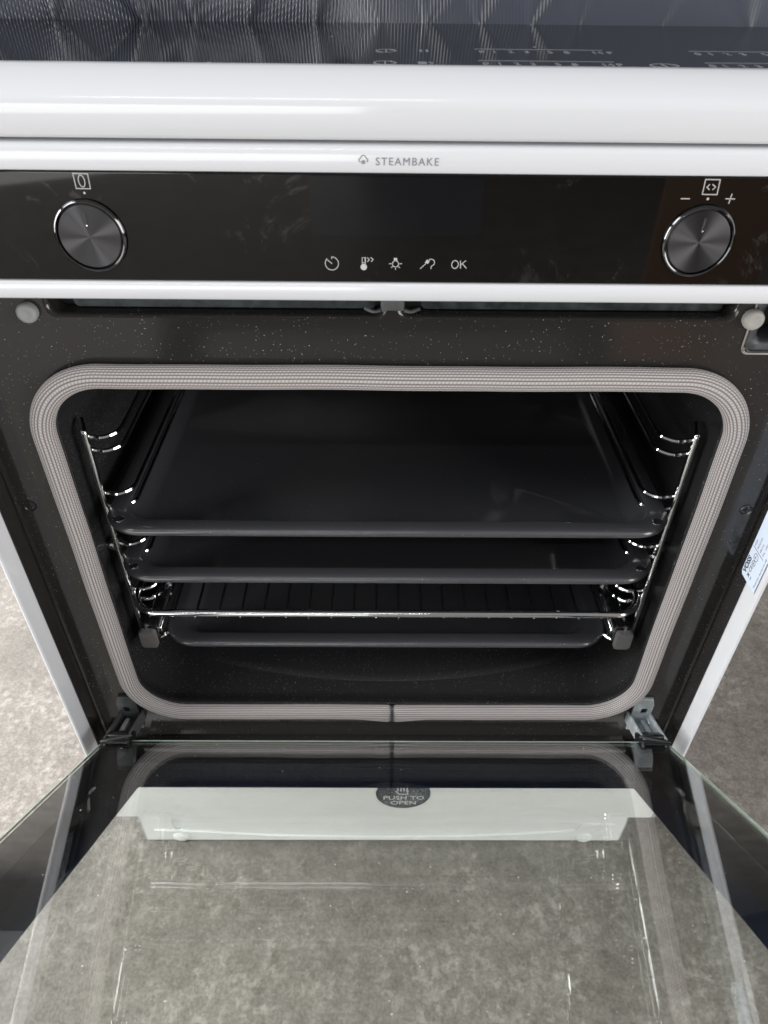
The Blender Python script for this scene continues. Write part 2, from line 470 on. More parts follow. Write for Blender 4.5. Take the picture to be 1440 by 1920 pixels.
# ------------------------------------------------------------------ floor and the far background
FZ = 0.0925
v = [(-6, -5, FZ), (6, -5, FZ), (6, 6, FZ), (-6, 6, FZ), (-6, -5, FZ - .05), (6, -5, FZ - .05), (6, 6, FZ - .05), (-6, 6, FZ - .05)]
fl = obj('floor', v, [[0, 1, 2, 3], [4, 7, 6, 5], [0, 4, 5, 1], [1, 5, 6, 2], [2, 6, 7, 3], [3, 7, 4, 0]], 'floor_vinyl', smooth=False); fl['kind'] = 'structure'

# ------------------------------------------------------------------ the cooker
XS = 0.2730          # inner face of the side walls
YF = -0.0365         # front edge of the side walls
YP = -0.0400         # front of the control panel
ck = empty('cooker', (0, 0.24, FZ), 'white freestanding electric cooker with its oven door hanging partly open', 'cooker')

# side panels: white sheet with a rounded front edge, set back at the toe
for s in (-1, 1):
    m = MB()
    for yf, za, zb in ((YF, .2190, .8425), (.0022, FZ + .004, .2187)):
        prof = [(XS, yf + .0012), (XS + .0006, yf + .0003), (XS + .0016, yf), (XS + .0026, yf + .0004), (XS + .0034, yf + .0014), (XS + .0036, yf + .004), (XS + .0036, .50), (XS, .50)]
        m.add(*loft([[Vector((s * x, y, z)) for x, y in prof] for z in (za, zb)], True, True, True))
    m.build('side_panel', 'white_enamel', ck)
obj('back_panel', *box(-XS, XS, .498, .502, FZ + .02, .84), 'steel', ck, smooth=False)

# enamelled front frame with the oven mouth, two air slots and the latch pocket
GI = dict(x=.2265, z0=.3555, z1=.6965, r=.040)
TF = lambda u, v_, d: Vector((u, d, v_))
outer = [(-XS + .0008, .3015), (XS - .0008, .3015), (XS - .0008, .800), (-XS + .0008, .800)]
mouth = rr(-GI['x'], GI['x'], GI['z0'], GI['z1'], GI['r'], 10)
slots = [rr(-.2068, -.0046, .7380, .7640, .006, 5), rr(.0032, .2068, .7380, .7640, .006, 5)]
pocket = rr(.2168, .2600, .7168, .7560, .005, 5)
ff = obj('front_frame', *plate(outer, [mouth] + slots + [pocket], 0.0, 0.003, TF), 'enamel', ck, smooth=False)
for sl in ((-.2068, -.0046), (.0032, .2068)):
    lo = []
    for o_, y in ((.0, .0), (.0006, -.0004), (.0014, .0001), (.0022, .0012), (.0026, .003), (.0026, .014)):
        lo.append([Vector((x, y, z)) for x, z in rr(sl[0] - .0012 + o_, sl[1] + .0012 - o_, .7368 + o_, .7652 - o_, .0066, 5)])
    obj('slot_lip', *loft(lo), 'enamel', ff)
    x0, x1 = sl
    # galvanised duct sheet behind the slot, black gap under it
    pts = rr(x0 + .014, x1 - .006, .7402, .775, .003, 3)
    obj('duct_sheet', *plate([(x, z) for x, z in pts], [], .0085, .0095, TF), 'duct_zinc', ff, smooth=False)
    obj('slot_back', *box(x0 - .001, x1 + .001, .0142, .016, .734, .77), 'hole_shade', ff, smooth=False)
m = MB(); m.add(*box(-.0075, .0065, -.0035, -.0022, .7437, .772, .0004, 1))
for s, x in ((-1, -.0075), (1, .0065)):
    m.add(*tube(bez([((x, -.003, .7440), 0), ((x + s * .004, -.003, .7428), .002), ((x + s * .0095, -.003, .7452), 0)]), .0011, 6))
m.build('earth_tab', 'dull_zinc', ff)

# latch pocket on the right
lo = []
for o_, y in ((-.0010, -.0006), (.0002, -.0008), (.0010, .0002), (.0012, .004)):
    lo.append([Vector((x, y, z)) for x, z in rr(.2168 + o_, .2600 - o_, .7168 + o_, .7560 - o_, .0052, 5)])
obj('latch_rim', *loft(lo), 'chrome', ff)
lo = []
for o_, y in ((.0014, .0008), (.0022, .0002), (.0060, .001), (.0075, .003), (.0085, .024)):
    lo.append([Vector((x, y, z)) for x, z in rr(.2168 + o_, .2600 - o_, .7168 + o_, .7560 - o_, .0052, 5)])
lp = obj('latch_pocket', *loft(lo, True, False, True), 'dark_plastic', ff)
obj('latch_back', *box(.2255, .2515, .0225, .0238, .7255, .7475), 'hole_shade', ff, smooth=False)

# grey bumpers
for x, z, mt in ((-.2178, .7405, 'grey_rubber'), (.2165, .7395, 'pale_rubber')):
    obj('bumper', *lathe([(.0061, .001), (.0063, -.0016), (.0060, -.0030), (.0052, -.0040), (.0034, -.0044), (.0026, -.0040), (.0004, -.0039)], (x, -.001, z), 'Y', 32), mt, ck)

# black returns between the face and the white side walls, screws
for s in (-1, 1):
    m = MB(); x0, x1 = sorted((s * (XS - .0009), s * (XS - .0001)))
    m.add(*box(x0, x1, -.0182, .0015, .306, .80, .0003, 1))
    m.add(*tube([(s * (XS - .0020), .0004, .312), (s * (XS - .0020), .0004, .80)], .0022, 8))
    m.build('frame_return', 'enamel', ff)
    c = (s * .2612, .0, .5915)
    sc = obj('screw', *lathe([(.0046, .0002), (.0046, -.0006), (.0040, -.0010), (.0034, -.0004), (.0032, .0010), (.0004, .0012)], c, 'Y', 24), 'black_plastic' if s < 0 else 'screw_steel', ff)
    obj('screw_slot', *MB().add(*box(c[0] - .0021, c[0] + .0021, -.0004, .0011, c[2] - .0004, c[2] + .0004)).add(*box(c[0] - .0004, c[0] + .0004, -.0005, .0010, c[2] - .0021, c[2] + .0021)).__dict__.values(), 'hole_shade', sc, smooth=False)
    m = MB(); m.add(*box(min(s * XS * .985, s * XS), max(s * XS * .985, s * XS), -.004, .0, .8, .801)); 

# oven cavity liner
CW, CZ0, CZ1, CD = .2365, .3440, .712, .40
prof = [(0, 0.003), (-.0022, -.0008), (-.0040, -.0002), (-.0030, .003), (.003, .010), (.0085, .016), (.0100, .024)]
lo = []
for o_, y in prof:
    lo.append([Vector((x, y, z)) for x, z in rr(-GI['x'] - o_, GI['x'] + o_, GI['z0'] - o_, GI['z1'] + o_, GI['r'] + o_ * .6, 10)])
for y in (.10, .20, .30, .385):
    lo.append([Vector((x, y, z)) for x, z in rr(-CW, CW, CZ0 + .0015, CZ1, .028, 10)])
lo.append([Vector((x, .400, z)) for x, z in rr(-CW + .02, CW - .02, CZ0 + .02, CZ1 - .02, .02, 10)])
lo.append([Vector((x, .402, z)) for x, z in rr(-.05, .05, .50, .56, .02, 10)])
cav = obj('oven_cavity', *loft(lo, True, False, True), 'cavity_enamel', ck)
# embossed well in the oven floor
lo = []
for o_, z in ((-.002, .3448), (0, .3458), (.0024, .3470), (.0050, .3474), (.0085, .3470), (.014, .3463)):
    lo.append([Vector((x, y + (.030 * (x / .19) ** 2 if y < .15 else 0), z)) for x, y in rrs(-.196 + o_, .196 - o_, .036 + o_, .33 - o_, .030, 10)])
lo.append([Vector((x, y, .3462)) for x, y in rrs(-.05, .05, .16, .2, .02, 10)])
obj('floor_emboss', *loft(lo, True, False, True), 'cavity_enamel', cav)
# fan cover and rear lamp at the back of the cavity
fan = MB().add(*lathe([(.085, .0), (.085, -.008), (.078, -.012), (.004, -.012)], (0, .398, .54), 'Y', 40))
fan.build('fan_cover', 'cavity_enamel', cav)
obj('oven_lamp', *lathe([(.020, .0), (.020, -.006), (.014, -.012), (.003, -.013)], (.15, .398, .655), 'Y', 24), 'steel', cav)

# braided gasket round the mouth
GX, GZ0, GZ1, GR = .2306, .3511, .6998, .046
path = []
segs = [((0.0056, GZ0), None)]


def gpath():
    pts = []
    def ln(a, b, n):
        for k in range(n): t = k / n; pts.append((a[0] + (b[0] - a[0]) * t, a[1] + (b[1] - a[1]) * t))
    def arc(c, a0, n=22):
        for k in range(n): a = a0 + PI / 2 * k / n; pts.append((c[0] + GR * math.cos(a), c[1] + GR * math.sin(a)))
    s0 = .0056
    ln((s0 + .0006, GZ0), (GX - GR, GZ0), 60); arc((GX - GR, GZ0 + GR), -PI / 2); ln((GX, GZ0 + GR), (GX, GZ1 - GR), 60)
    arc((GX - GR, GZ1 - GR), 0); ln((GX - GR, GZ1), (-GX + GR, GZ1), 80); arc((-GX + GR, GZ1 - GR), PI / 2)
    ln((-GX, GZ1 - GR), (-GX, GZ0 + GR), 60); arc((-GX + GR, GZ0 + GR), PI); ln((-GX + GR, GZ0), (s0 - .0006, GZ0), 60)
    pts.append((s0 - .0006, GZ0)); return pts


gp = gpath(); NR = 22; PER = 6; M_ = NR * PER
gv, uvr, ulen = [], [], 0.0
loops = []
for i, (x, z) in enumerate(gp):
    a, b = gp[max(i - 1, 0)], gp[min(i + 1, len(gp) - 1)]
    t = Vector((b[0] - a[0], b[1] - a[1])).normalized(); nrm = Vector((t.y, -t.x))     # outwards
    if i: ulen += math.dist(gp[i], gp[i - 1])
    d = math.dist((x, z), (.0056, GZ0)); k = max(0, 1 - d / .036) if z < GZ0 + .002 else 0
    k = k * k * (3 - 2 * k)
    wob = .00022 * math.sin(ulen * 33) + .00012 * math.sin(ulen * 71 + 1)
    corner = .55 if (abs(x) > GX - GR and (z < GZ0 + GR or z > GZ1 - GR)) else 0
    hw = .0078 * (1 + .34 * k) ; hh = .0054 * (1 - .08 * k)
    pinch = 1.0 if d > .003 or z > GZ0 + .002 else .90
    cx_ = x + nrm.x * (wob + .0020 * k); cz_ = z + nrm.y * (wob + .0020 * k)
    l = []
    for j in range(M_):
        ang = 2 * PI * j / M_
        sc = 1 + .045 * (abs(math.cos(PI * (j % PER) / PER - PI / 2)) - .6)
        ca, sa = math.cos(ang), math.sin(ang)
        ex = math.copysign(abs(ca) ** .85, ca) * hw * sc * pinch; ey = math.copysign(abs(sa) ** .85, sa) * hh * sc * pinch
        l.append(Vector((cx_ + nrm.x * ex, -.0046 + ey, cz_ + nrm.y * ex)))
    loops.append((l, ulen))
V = [p for l, _ in loops for p in l]; F, U = [], []
for i in range(len(loops) - 1):
    for j in range(M_):
        a = i * M_ + j; b = i * M_ + (j + 1) % M_; F.append([a, b, b + M_, a + M_])
        v0, v1 = j / PER, (j + 1) / PER; u0, u1 = loops[i][1], loops[i + 1][1]
        U.append([(u0, v0 + .001), (u0, v1 - .001), (u1, v1 - .001), (u1, v0 + .001)])
n_ = len(loops)
F.append(list(range(M_))[::-1]); U.append([(0, 0)] * M_)
F.append([(n_ - 1) * M_ + j for j in range(M_)]); U.append([(0, 0)] * M_)
gk = obj('gasket', V, F, 'gasket', ck, uvs=U, angle=180)
# dark stitching thread in the joint
obj('gasket_stitch', *tube([(.0056, -.0046 + .0052 * math.sin(a), GZ0 - .002 + .0104 * math.cos(a)) for a in [2 * PI * k / 24 for k in range(25)]], .0007, 6), 'ink_black', gk)

# ledge under the mouth
m = MB(); m.add(*box(-.232, .232, -.016, .001, .3020, .3082, .001, 2))
ld = m.build('bottom_ledge', 'enamel', ck)
for x in (-.1, -.006, .082):
    obj('ledge_clip', *MB().add(*tube(bez([((x - .003, -.0162, .3080), 0), ((x - .003, -.0168, .3103), .001), ((x + .003, -.0168, .3103), .001), ((x + .003, -.0162, .308), 0)], 4), .0010, 6)).__dict__.values(), 'black_plastic', ld)
obj('base_front', *box(-XS + .001, XS - .001, -.006, -.004, .20, .3018), 'black_flare', ck, smooth=False)

# storage drawer front with its sticker
dr = obj('drawer_front', *MB().add(*box(-XS + .0007, XS - .0007, YF, YF + .016, .2183, .2890, .0014, 3)).__dict__.values(), 'white_plate', ck)
TDR = lambda u, v_, d: Vector((u, YF - .0002 - d, v_))
stc = (.0177, .2640)
st = obj('sticker', *plate(circ(stc[0], stc[1], .0267, 48), [], 0, .0002, TDR), 'sticker', dr, smooth=False)
text('sticker_text', 'PUSH TO', .0092, lambda u, v_, d: TDR(stc[0] + .0006 + u * 1.08, stc[1] - .0075 + v_, .0002 + d), 'sticker_white', st, bold=.00012)
text('sticker_text', 'OPEN', .0092, lambda u, v_, d: TDR(stc[0] + .0006 + u * 1.08, stc[1] - .0166 + v_, .0002 + d), 'sticker_white', st, bold=.00012)
m = MB()
for k, (x, a, b) in enumerate(((-.0045, .006, .0185), (-.0015, .006, .0205), (.0015, .006, .0195), (.0045, .005, .0165))):
    m.add(*ribbon([(stc[0] - .001 + x, stc[1] + a - .001), (stc[0] - .001 + x, stc[1] + b - .002)], .0013, TDR, .0002, .0004))
m.add(*ribbon([(stc[0] - .0078, stc[1] + .0055), (stc[0] - .004, stc[1] - .0005), (stc[0] + .0038, stc[1] - .0005), (stc[0] + .0046, stc[1] + .006)], .0012, TDR, .0002, .0004))
m.build('sticker_hand', 'sticker_white', st, smooth=False)

# plinth
TPL = lambda u, v_, d: Vector((u, d, v_))
PY = .0020
slots_p = [rr(-.2405, -.2290, .1168, .1430, .0054, 5)]
pl = obj('plinth', *plate([(-.2735, FZ + .0025), (.2735, FZ + .0025), (.2735, .205), (-.2735, .205)], slots_p, PY, PY + .002, TPL), 'white_plate', ck, smooth=False)
for x, z in ((-.2338, .1042), (.2325, .1025)):
    obj('plinth_cap', *lathe([(.0088, .0), (.0085, -.0014), (.006, -.0028), (.001, -.0032)], (x, PY - .0003, z), 'Y', 32), 'white_plate', pl)
obj('slot_hollow', *box(-.243, -.227, PY + .0025, PY + .0045, .114, .146), 'white_plate', pl, smooth=False)
obj('plinth_crease', *ribbon([(-.262, .117), (-.225, .115), (-.12, .1045), (0, .1015), (.1, .104), (.205, .1145), (.222, .118), (.226, .130), (.262, .131)], .0035, lambda u, v_, d: Vector((u, PY - d, v_)), -.0005, .0016), 'white_plate', pl)

# shelf supports (chrome ladder on each side wall)
LV = [(.6248, .6128), (.5720, .5596), (.5194, .5068), (.4668, .4542), (.4024,)]
for s in (-1, 1):
    X = s * (.2282 if s > 0 else .2258)
    rod = obj('shelf_support', *tube(bez([((s * .231, .052, .6330), 0), ((X, .040, .6300), .003), ((X, .040, .402), .004), ((s * .231, .05, .3985), 0)]), .0026, 10), 'chrome', ck)
    obj('support_post', *tube([(X, .36, .632), (X, .36, .398)], .0026, 8), 'chrome', rod)
    for lev in LV:
        for z in lev:
            xi = s * .2035 if z > .41 else s * .2050
            p = bez([((X, .0425, z), 0), ((s * .214, .0405, z - .0006), .004), ((xi, .047, z), .007), ((xi, .058, z), .004), ((xi, .345, z), .010), ((X, .3575, z), 0)], 6)
            obj('shelf_wire', *tube(p, .0019, 8), 'chrome', rod)
    obj('support_nut', *MB().add(*lathe([(.002, .010), (.0058, .009), (.0064, .004), (.0056, .0), (.0040, -.002), (.0036, -.006), (.0030, -.0085), (.0006, -.009)] if s < 0 else [(.002, -.010), (.0058, -.009), (.0064, -.004), (.0056, .0), (.0040, .002), (.0036, .006), (.0030, .0085), (.0006, .009)], (s * .2335, .047, .5135), 'X', 20)).__dict__.values(), 'chrome', rod)
    # telescopic runner at the lowest level
    rx = s * .2135
    tr_ = obj('runner', *MB().add(*box(rx - .0045, rx + .0045, .034, .35, .4065, .4255, .0012, 2)).__dict__.values(), 'steel', ck)
    obj('runner_channel', *box(rx - s * .0060 - .0012, rx - s * .0060 + .0012, .036, .35, .4105, .4215, .0005, 1), 'chrome', tr_)
    obj('runner_cap', *MB().add(*plate(rr(s * .2165 - .0076, s * .2165 + .0076, .4050, .4268, .0034, 6), [], .0262, .0300, TF)).add(*plate(rr(s * .2165 - .0070, s * .2165 + .0070, .4056, .4262, .0030, 6), [], .0256, .0262, TF)).__dict__.values(), 'cap_grey', tr_)
    obj('runner_pin', *MB().add(*tube([(s * .2175, .0315, .4268), (s * .2175, .0315, .4325)], .0016, 8)).__dict__.values(), 'chrome', tr_)
    for px_, r_ in ((.2100, .0034), (.2160, .0030)):
        obj('runner_pin', *lathe([(r_, 0), (r_ + .0002, .004), (r_ - .0004, .0065), (.0006, .007)], (s * px_, .088, .4255), 'Z', 14), 'chrome', tr_)


# ------------------------------------------------------------------ trays and rack standing inside the oven
def tray(name, hx, y0, y1, zr, deep, label, holes=True, group=None):
    t = empty(name, (0, (y0 + y1) / 2, zr - deep), label, 'baking tray', group)
    L_ = []
    R0 = .030
    prof = [(.0030, -.0050), (.0012, -.0062), (.0002, -.0050), (.0, -.0030), (.0008, -.0010), (.0026, .0), (.0060, .0002), (.0118, .0001), (.0140, -.0006), (.0160, -.0030), (.0200, -deep + .008), (.0225, -deep + .003), (.0280, -deep)]
    for o_, dz in prof:
        L_.append([Vector((x, y, zr + dz)) for x, y in rr(-hx + o_, hx - o_, y0 + o_, y1 - o_, max(.006, R0 - o_ * .55), 9)])
    L_.append([Vector((x, y, zr - deep - .0002)) for x, y in rr(-.04, .04, (y0 + y1) / 2 - .03, (y0 + y1) / 2 + .03, .02, 9)])
    # underside
    for o_, dz in ((.0270, -deep - .0012), (.0212, -deep + .002), (.0188, -deep + .007), (.0148, -.004), (.0128, -.0018), (.0060, -.0012), (.0030, -.0030)):
        L_.append([Vector((x, y, zr + dz)) for x, y in rr(-hx + o_, hx - o_, y0 + o_, y1 - o_, max(.006, R0 - o_ * .55), 9)])
    k = len(prof) + 1
    a = loft(L_[:k], True, False, True); b = loft(L_[k:], True, True, False)
    m = MB().add(*a).add(*b); pan = m.build('pan', 'tray_enamel', t, angle=60)
    if holes:
        for s in (-1, 1):
            c = Vector((s * (hx - .0125), y0 + .0135, zr + .0002))
            obj('hole_disc', *MB().add(*tube([c + Vector((.0040 * math.cos(q), .0030 * math.sin(q), 0)) for q in [2 * PI * k / 20 for k in range(21)]], .0006, 6)).add(*lathe([(.0034, -.0002), (.0034, .0001), (.0003, .0001)], c, 'Z', 16)).__dict__.values(), 'hole_shade', pan)  # dark disc laid on the rim, the hole's shade in its colour
            obj('hole_rim', *tube([c + Vector((.0042 * math.cos(q), .0032 * math.sin(q), .0003)) for q in [2 * PI * k / 20 for k in range(21)]], .0005, 6), 'chrome', pan)
    return t


tray('baking_tray', .2218, .0062, .372, .5632, .020, 'upper black enamel baking tray, directly above the other baking tray', group='flat baking trays')
tray('baking_tray', .2218, .0090, .372, .5108, .020, 'lower black enamel baking tray, between the upper tray and the wire rack', group='flat baking trays')
tray('baking_tray', .2070, .0270, .365, .4105, .016, 'narrower dark baking tray on the lowest runners under the wire rack', holes=False, group='flat baking trays')

rk = empty('wire_rack', (0, .19, .457), 'shiny chrome wire oven rack with a thick front bar below the two baking trays', 'oven rack')
ZR = .4650
fr_pts = [Vector((x, y, ZR)) for x, y in rr(-.2195, .2195, .0135, .366, .024, 8)]
loopsR = []
nF = len(fr_pts)
for i, p in enumerate(fr_pts):
    t = (fr_pts[(i + 1) % nF] - fr_pts[i - 1]).normalized(); sd = t.cross(Vector((0, 0, 1)))
    loopsR.append([p + (sd * math.cos(a) + Vector((0, 0, 1)) * math.sin(a)) * .0031 for a in [2 * PI * k / 12 for k in range(12)]])
loopsR.append(loopsR[0])
obj('rack_frame', *loft(loopsR), 'chrome', rk)
rw = None
for k in range(22):
    x = -.2030 + .01935 * k
    if rw is None:
        rw = obj('rack_wire', *tube([(x, .0116, ZR - .0040), (x, .10, ZR - .0040), (x, .368, ZR - .0040)], .0012, 8), 'chrome', rk)
    else:
        c = rw.copy(); COL.objects.link(c); c.parent = rk; c.matrix_parent_inverse = rw.matrix_parent_inverse.copy(); c.location = rw.location + Vector((.01935 * k, 0, 0))

# ------------------------------------------------------------------ control panel
TP = lambda u, v_, d: Vector((u, YP - d, v_))
PXW = .2745
ZT, ZG1, ZG0, ZB = .8410, .8277, .7752, .7645
# white frame: bars above and below the glass, with chamfered upper edges
prof = [(.0200, ZG1 + .0008), (.0016, ZG1 + .0006), (.0004, ZG1 + .0012), (.0, ZG1 + .0022), (.0, ZT - .0030), (.0008, ZT - .0012), (.0026, ZT), (.0200, ZT)]
cpn = obj('control_panel', *MB().add(*loft([[Vector((x, YP + y, z)) for y, z in prof] for x in (-PXW, PXW)], True, True, True))
          .add(*loft([[Vector((x, YP + y, z)) for y, z in [(.0200, ZG0 - .0004), (.0022, ZG0 - .0004), (.0008, ZG0 - .0011), (.0, ZG0 - .0026), (.0, ZB + .0012), (.0006, ZB + .0004), (.0018, ZB), (.0300, ZB)]] for x in (-PXW, PXW)], True, True, True))
          .__dict__.values(), 'white_enamel', ck)
obj('panel_glass', *box(-PXW, PXW, YP + .0006, YP + .0046, ZG0 - .0001, ZG1 + .0002, .0003, 1), 'panel_glass', cpn)
dsp = obj('display', *plate(rr(-.0427, .0427, .7992, .8272, .0008, 3), [], -.0006, .0001 - .0006 + .0003, TP), 'display_film', cpn, smooth=False)
text('steam_text', 'STEAMBAKE', .0049, lambda u, v_, d: TP(.0047 + u, .8338 + v_, d), 'ink_grey', cpn, spacing=1.20)
# cloud emblem
A = lambda px, py: (at(px, py, YP).x, at(px, py, YP).z)
q = lambda X, Y_: A(660 + X / 8.0, 280 + Y_ / 8.0)
cloud = [q(*p) for p in ((128, 190), (110, 180), (102, 160), (110, 140), (130, 132), (136, 106), (152, 92), (170, 88), (188, 94), (204, 110), (208, 132), (228, 140), (238, 158), (232, 178), (214, 188))]
m = MB().add(*ribbon(cloud, .0004, TP, 0, .00012))
for x in (150, 170, 188): m.add(*ribbon([q(x, 162), q(x, 218)], .0004, TP, 0, .00012))
m.build('steam_emblem', 'ink_grey', cpn, smooth=False)
TG = lambda u, v_, d: Vector((u, YP + .0006 - d, v_))
g = lambda X, Y_: A(580 + X / 4.5, 460 + Y_ / 4.5)
W_ = .00036


def icon(name, strokes, wd=W_):
    m = MB()
    for st_ in strokes:
        cl = st_[-1] == 'c'
        p = st_[:-1] if cl else st_
        m.add(*ribbon(p, wd, TG, 0, .00012, cl))
    return m.build(name, 'icon_grey', cpn, smooth=False)


def disc(c, r, m, n=20): m.add(*plate(circ(c[0], c[1], r, n), [], 0, .00012, TG))


c = g(190, 156); rT = abs(g(246, 156)[0] - c[0])
icon('timer_icon', [circ(c[0], c[1], rT, 30, math.radians(92), math.radians(92 - 320)), [g(188, 100), g(188, 118)], [g(152, 126), g(192, 158)]])
o = icon('thermometer_icon', [[g(446, 160), g(446, 106), g(472, 106), g(472, 160)], [g(446, 150), g(472, 150)], [g(488, 106), g(506, 124), g(490, 142)], [g(516, 104), g(538, 123), g(520, 142)]])
m = MB(); disc(g(459, 186), abs(g(486, 186)[0] - g(459, 186)[0]), m); m.build('thermometer_icon', 'icon_grey', cpn, smooth=False)
c = g(727, 160); r1 = abs(g(753, 160)[0] - c[0])
icon('lamp_icon', [circ(c[0], c[1], r1, 24) + ['c'], [g(672, 158), g(694, 158)], [g(760, 158), g(782, 158)], [g(727, 194), g(727, 210)], [g(702, 182), g(690, 192)], [g(752, 182), g(764, 193)]])
m = MB().add(*plate([g(714, 110), g(741, 110), g(741, 136), g(714, 136)], [], 0, .00012, TG)); m.build('lamp_icon', 'icon_grey', cpn, smooth=False)
icon('probe_icon', [[g(934, 202), g(984, 156)], [g(1004, 138), g(1014, 124), g(1032, 119), g(1050, 128), g(1058, 144), g(1052, 164), g(1034, 178), g(1026, 190), g(1028, 202)]])
m = MB().add(*plate([g(976, 150), g(992, 124), g(1018, 134), g(1000, 160)], [], 0, .00012, TG)); m.build('probe_icon', 'icon_grey', cpn, smooth=False)
icon('ok_text', [circ(g(1230, 165)[0], g(1230, 165)[1], abs(g(1258, 165)[0] - g(1230, 165)[0]), 26, ry=abs(g(1230, 198)[1] - g(1230, 165)[1])) + ['c'],
                 [g(1276, 132), g(1276, 198)], [g(1322, 132), g(1278, 168)], [g(1292, 158), g(1326, 198)]], .0004)
# marks by the knobs
icon('zero_icon', [[A(135.5, 325.5), A(163.5, 326.5), A(169, 354.5), A(142.5, 354), 'c'], [(x, z) for x, z in circ(A(152.3, 340)[0], A(152.3, 340)[1], .0015, 24, ry=.0027)] + ['c']], .00036)
m = MB(); disc(A(157.5, 362.3), .00055, m, 12); m.build('knob_dot', 'icon_grey', cpn, smooth=False)
icon('arrows_icon', [[A(1324, 337), A(1351.5, 337.5), A(1345, 365.5), A(1317.5, 365), 'c'], [A(1332, 346), A(1326.5, 351.5), A(1331, 356.5)], [A(1337, 346), A(1342.5, 351.5), A(1336.5, 356.5)]], .0004)
m = MB(); disc(A(1328, 373.5), .0006, m, 12); m.build('knob_dot', 'icon_grey', cpn, smooth=False)
icon('minus_icon', [[A(1277, 373), A(1294, 373.3)]], .0004)
icon('plus_icon', [[A(1361, 373.3), A(1379, 373.6)], [A(1373.5, 364), A(1367, 382.5)]], .0004)
# retracted knobs
for s, cx_, cz_ in ((-1, -.1541, .7979), (1, .1536, .7977)):
    kb = obj('knob', *lathe([(.0153, .002), (.0154, -.0006), (.0151, -.0010), (.0030, -.00125), (.00005, -.0013)], (cx_, YP - .0004, cz_), 'Y', 72), 'knob_face', cpn, angle=30)
    obj('knob_ring', *lathe([(.0181, .0006), (.0181, -.0004), (.0177, -.0014), (.0170, -.0019), (.0164, -.0017), (.0160, -.0010), (.0159, .0010), (.0157, .0018)], (cx_, YP + .0002, cz_), 'Y', 64), 'ring_chrome', kb)
    obj('knob_gap', *lathe([(.0160, .0005), (.0160, .0002), (.0150, .0001), (.0002, .0001)], (cx_, YP - .0002, cz_), 'Y', 40), 'hole_shade', kb)
    TI = lambda u, v_, d: Vector((u, YP - .0015 - d, v_))
    obj('knob_mark', *ribbon([(cx_, cz_ + .0062), (cx_, cz_ + .0122)], .0009, TI, -.0004, .00025), 'ink_black' if s < 0 else 'knob_face', kb, smooth=False)
    obj('knob_mark_tip', *lathe([(.0005, 0), (.00045, -.0003), (.0001, -.0004)], (cx_, YP - .0016, cz_ + .0056), 'Y', 10), 'chrome', kb)
obj('panel_underside', *box(-PXW + .001, PXW - .001, YP + .03, .003, ZB + .001, ZB + .003), 'black_flare', ck, smooth=False)

# ------------------------------------------------------------------ hob with white front trim
prof = [(YP + .030, .8424), (YP + .003, .8424), (YP + .0008, .8430), (YP, .8445), (YP - .0005, .8560), (YP - .0002, .8590), (YP + .0016, .8618), (YP + .0060, .8655), (YP + .0110, .8690), (YP + .0150, .8707), (YP + .0176, .8713), (YP + .0184, .8709), (YP + .0186, .8690), (YP + .030, .8690)]
hb = obj('hob', *loft([[Vector((x, y, z)) for y, z in prof] for x in (-PXW - .002, PXW + .002)], True, True, True), 'white_enamel', ck, angle=50)
hg = obj('hob_glass', *box(-.2764, .2764, YP + .0188, .50, .8640, .8700, .0004, 1), 'hob_glass', hb)
TH = lambda u, v_, d: Vector((u, v_, .8701 + d))
HP = lambda px, Y_: (CAM + (FWD + RGT * ((px - 720) / FPX)) * 1.0)


def hobx(px, y):
    # x on the glass at depth y for a column of the photo
    d0 = None
    lo_, hi_ = -.6, .6
    for _ in range(40):
        mid = (lo_ + hi_) / 2; p = Vector((mid, y, .8702)) - CAM
        sx_ = 720 + FPX * p.dot(RGT) / p.dot(FWD)
        if sx_ < px: lo_ = mid
        else: hi_ = mid
    return mid


for y, cols, lines in ((.0375, ((903, '0'), (927, '1'), (958, '2'), (988, '3'), (1032, '5'), (1063, '8'), (1120, '14'), (1144, 'P'), (1309, '0'), (1333, '1'), (1364, '2'), (1394, '3'), (1436, '5')), ((890, 1128), (1292, 1445))),
                       (-.0072, ((911, '0'), (938, '1'), (970, '2'), (1000, '3'), (1047, '5'), (1078, '8'), (1140, '14'), (1163, 'P'), (1337, '0'), (1361, '1'), (1394, '2'), (1424, '3')), ((896, 1150), (1322, 1445)))):
    for px, sx_ in cols:
        x = hobx(px, y)
        text('zone_digit', sx_, .0062, lambda u, v_, d, x=x, y=y: TH(x + u, y + v_ * 1.9, d), 'hob_print', hg, depth=.0001)
    for a, b in lines:
        xa, xb = hobx(a, y + .011), hobx(b, y + .011)
        obj('slider_line', *ribbon([(xa, y + .0105), (xb, y + .0105)], .0016, TH, 0, .0001), 'hob_print', hg, smooth=False)
for px, y in ((724, .0375), (722, -.0072), (1246, -.0072)):
    x = hobx(px, y); r_ = .0052 if px < 730 else .0066
    obj('power_mark', *MB().add(*ribbon(circ(x, y, r_, 24, ry=.006) + [], .0009, TH, 0, .0001, True)).add(*ribbon([(x, y - .005), (x, y + .005)], .0009, TH, 0, .0001)).__dict__.values(), 'hob_print', hg, smooth=False)
for dx in (-.0016, .0016):
    x = hobx(795, .0375) + dx
    obj('pause_mark', *ribbon([(x, .034), (x, .043)], .0013, TH, 0, .0001), 'hob_print', hg, smooth=False)
x = hobx(795, -.0072)
obj('lock_mark', *plate([(x - .0028, -.011), (x + .0014, -.011), (x + .0014, -.003), (x - .0028, -.003)], [], 0, .0001, TH), 'hob_print', hg, smooth=False)
x = hobx(808, -.0072)
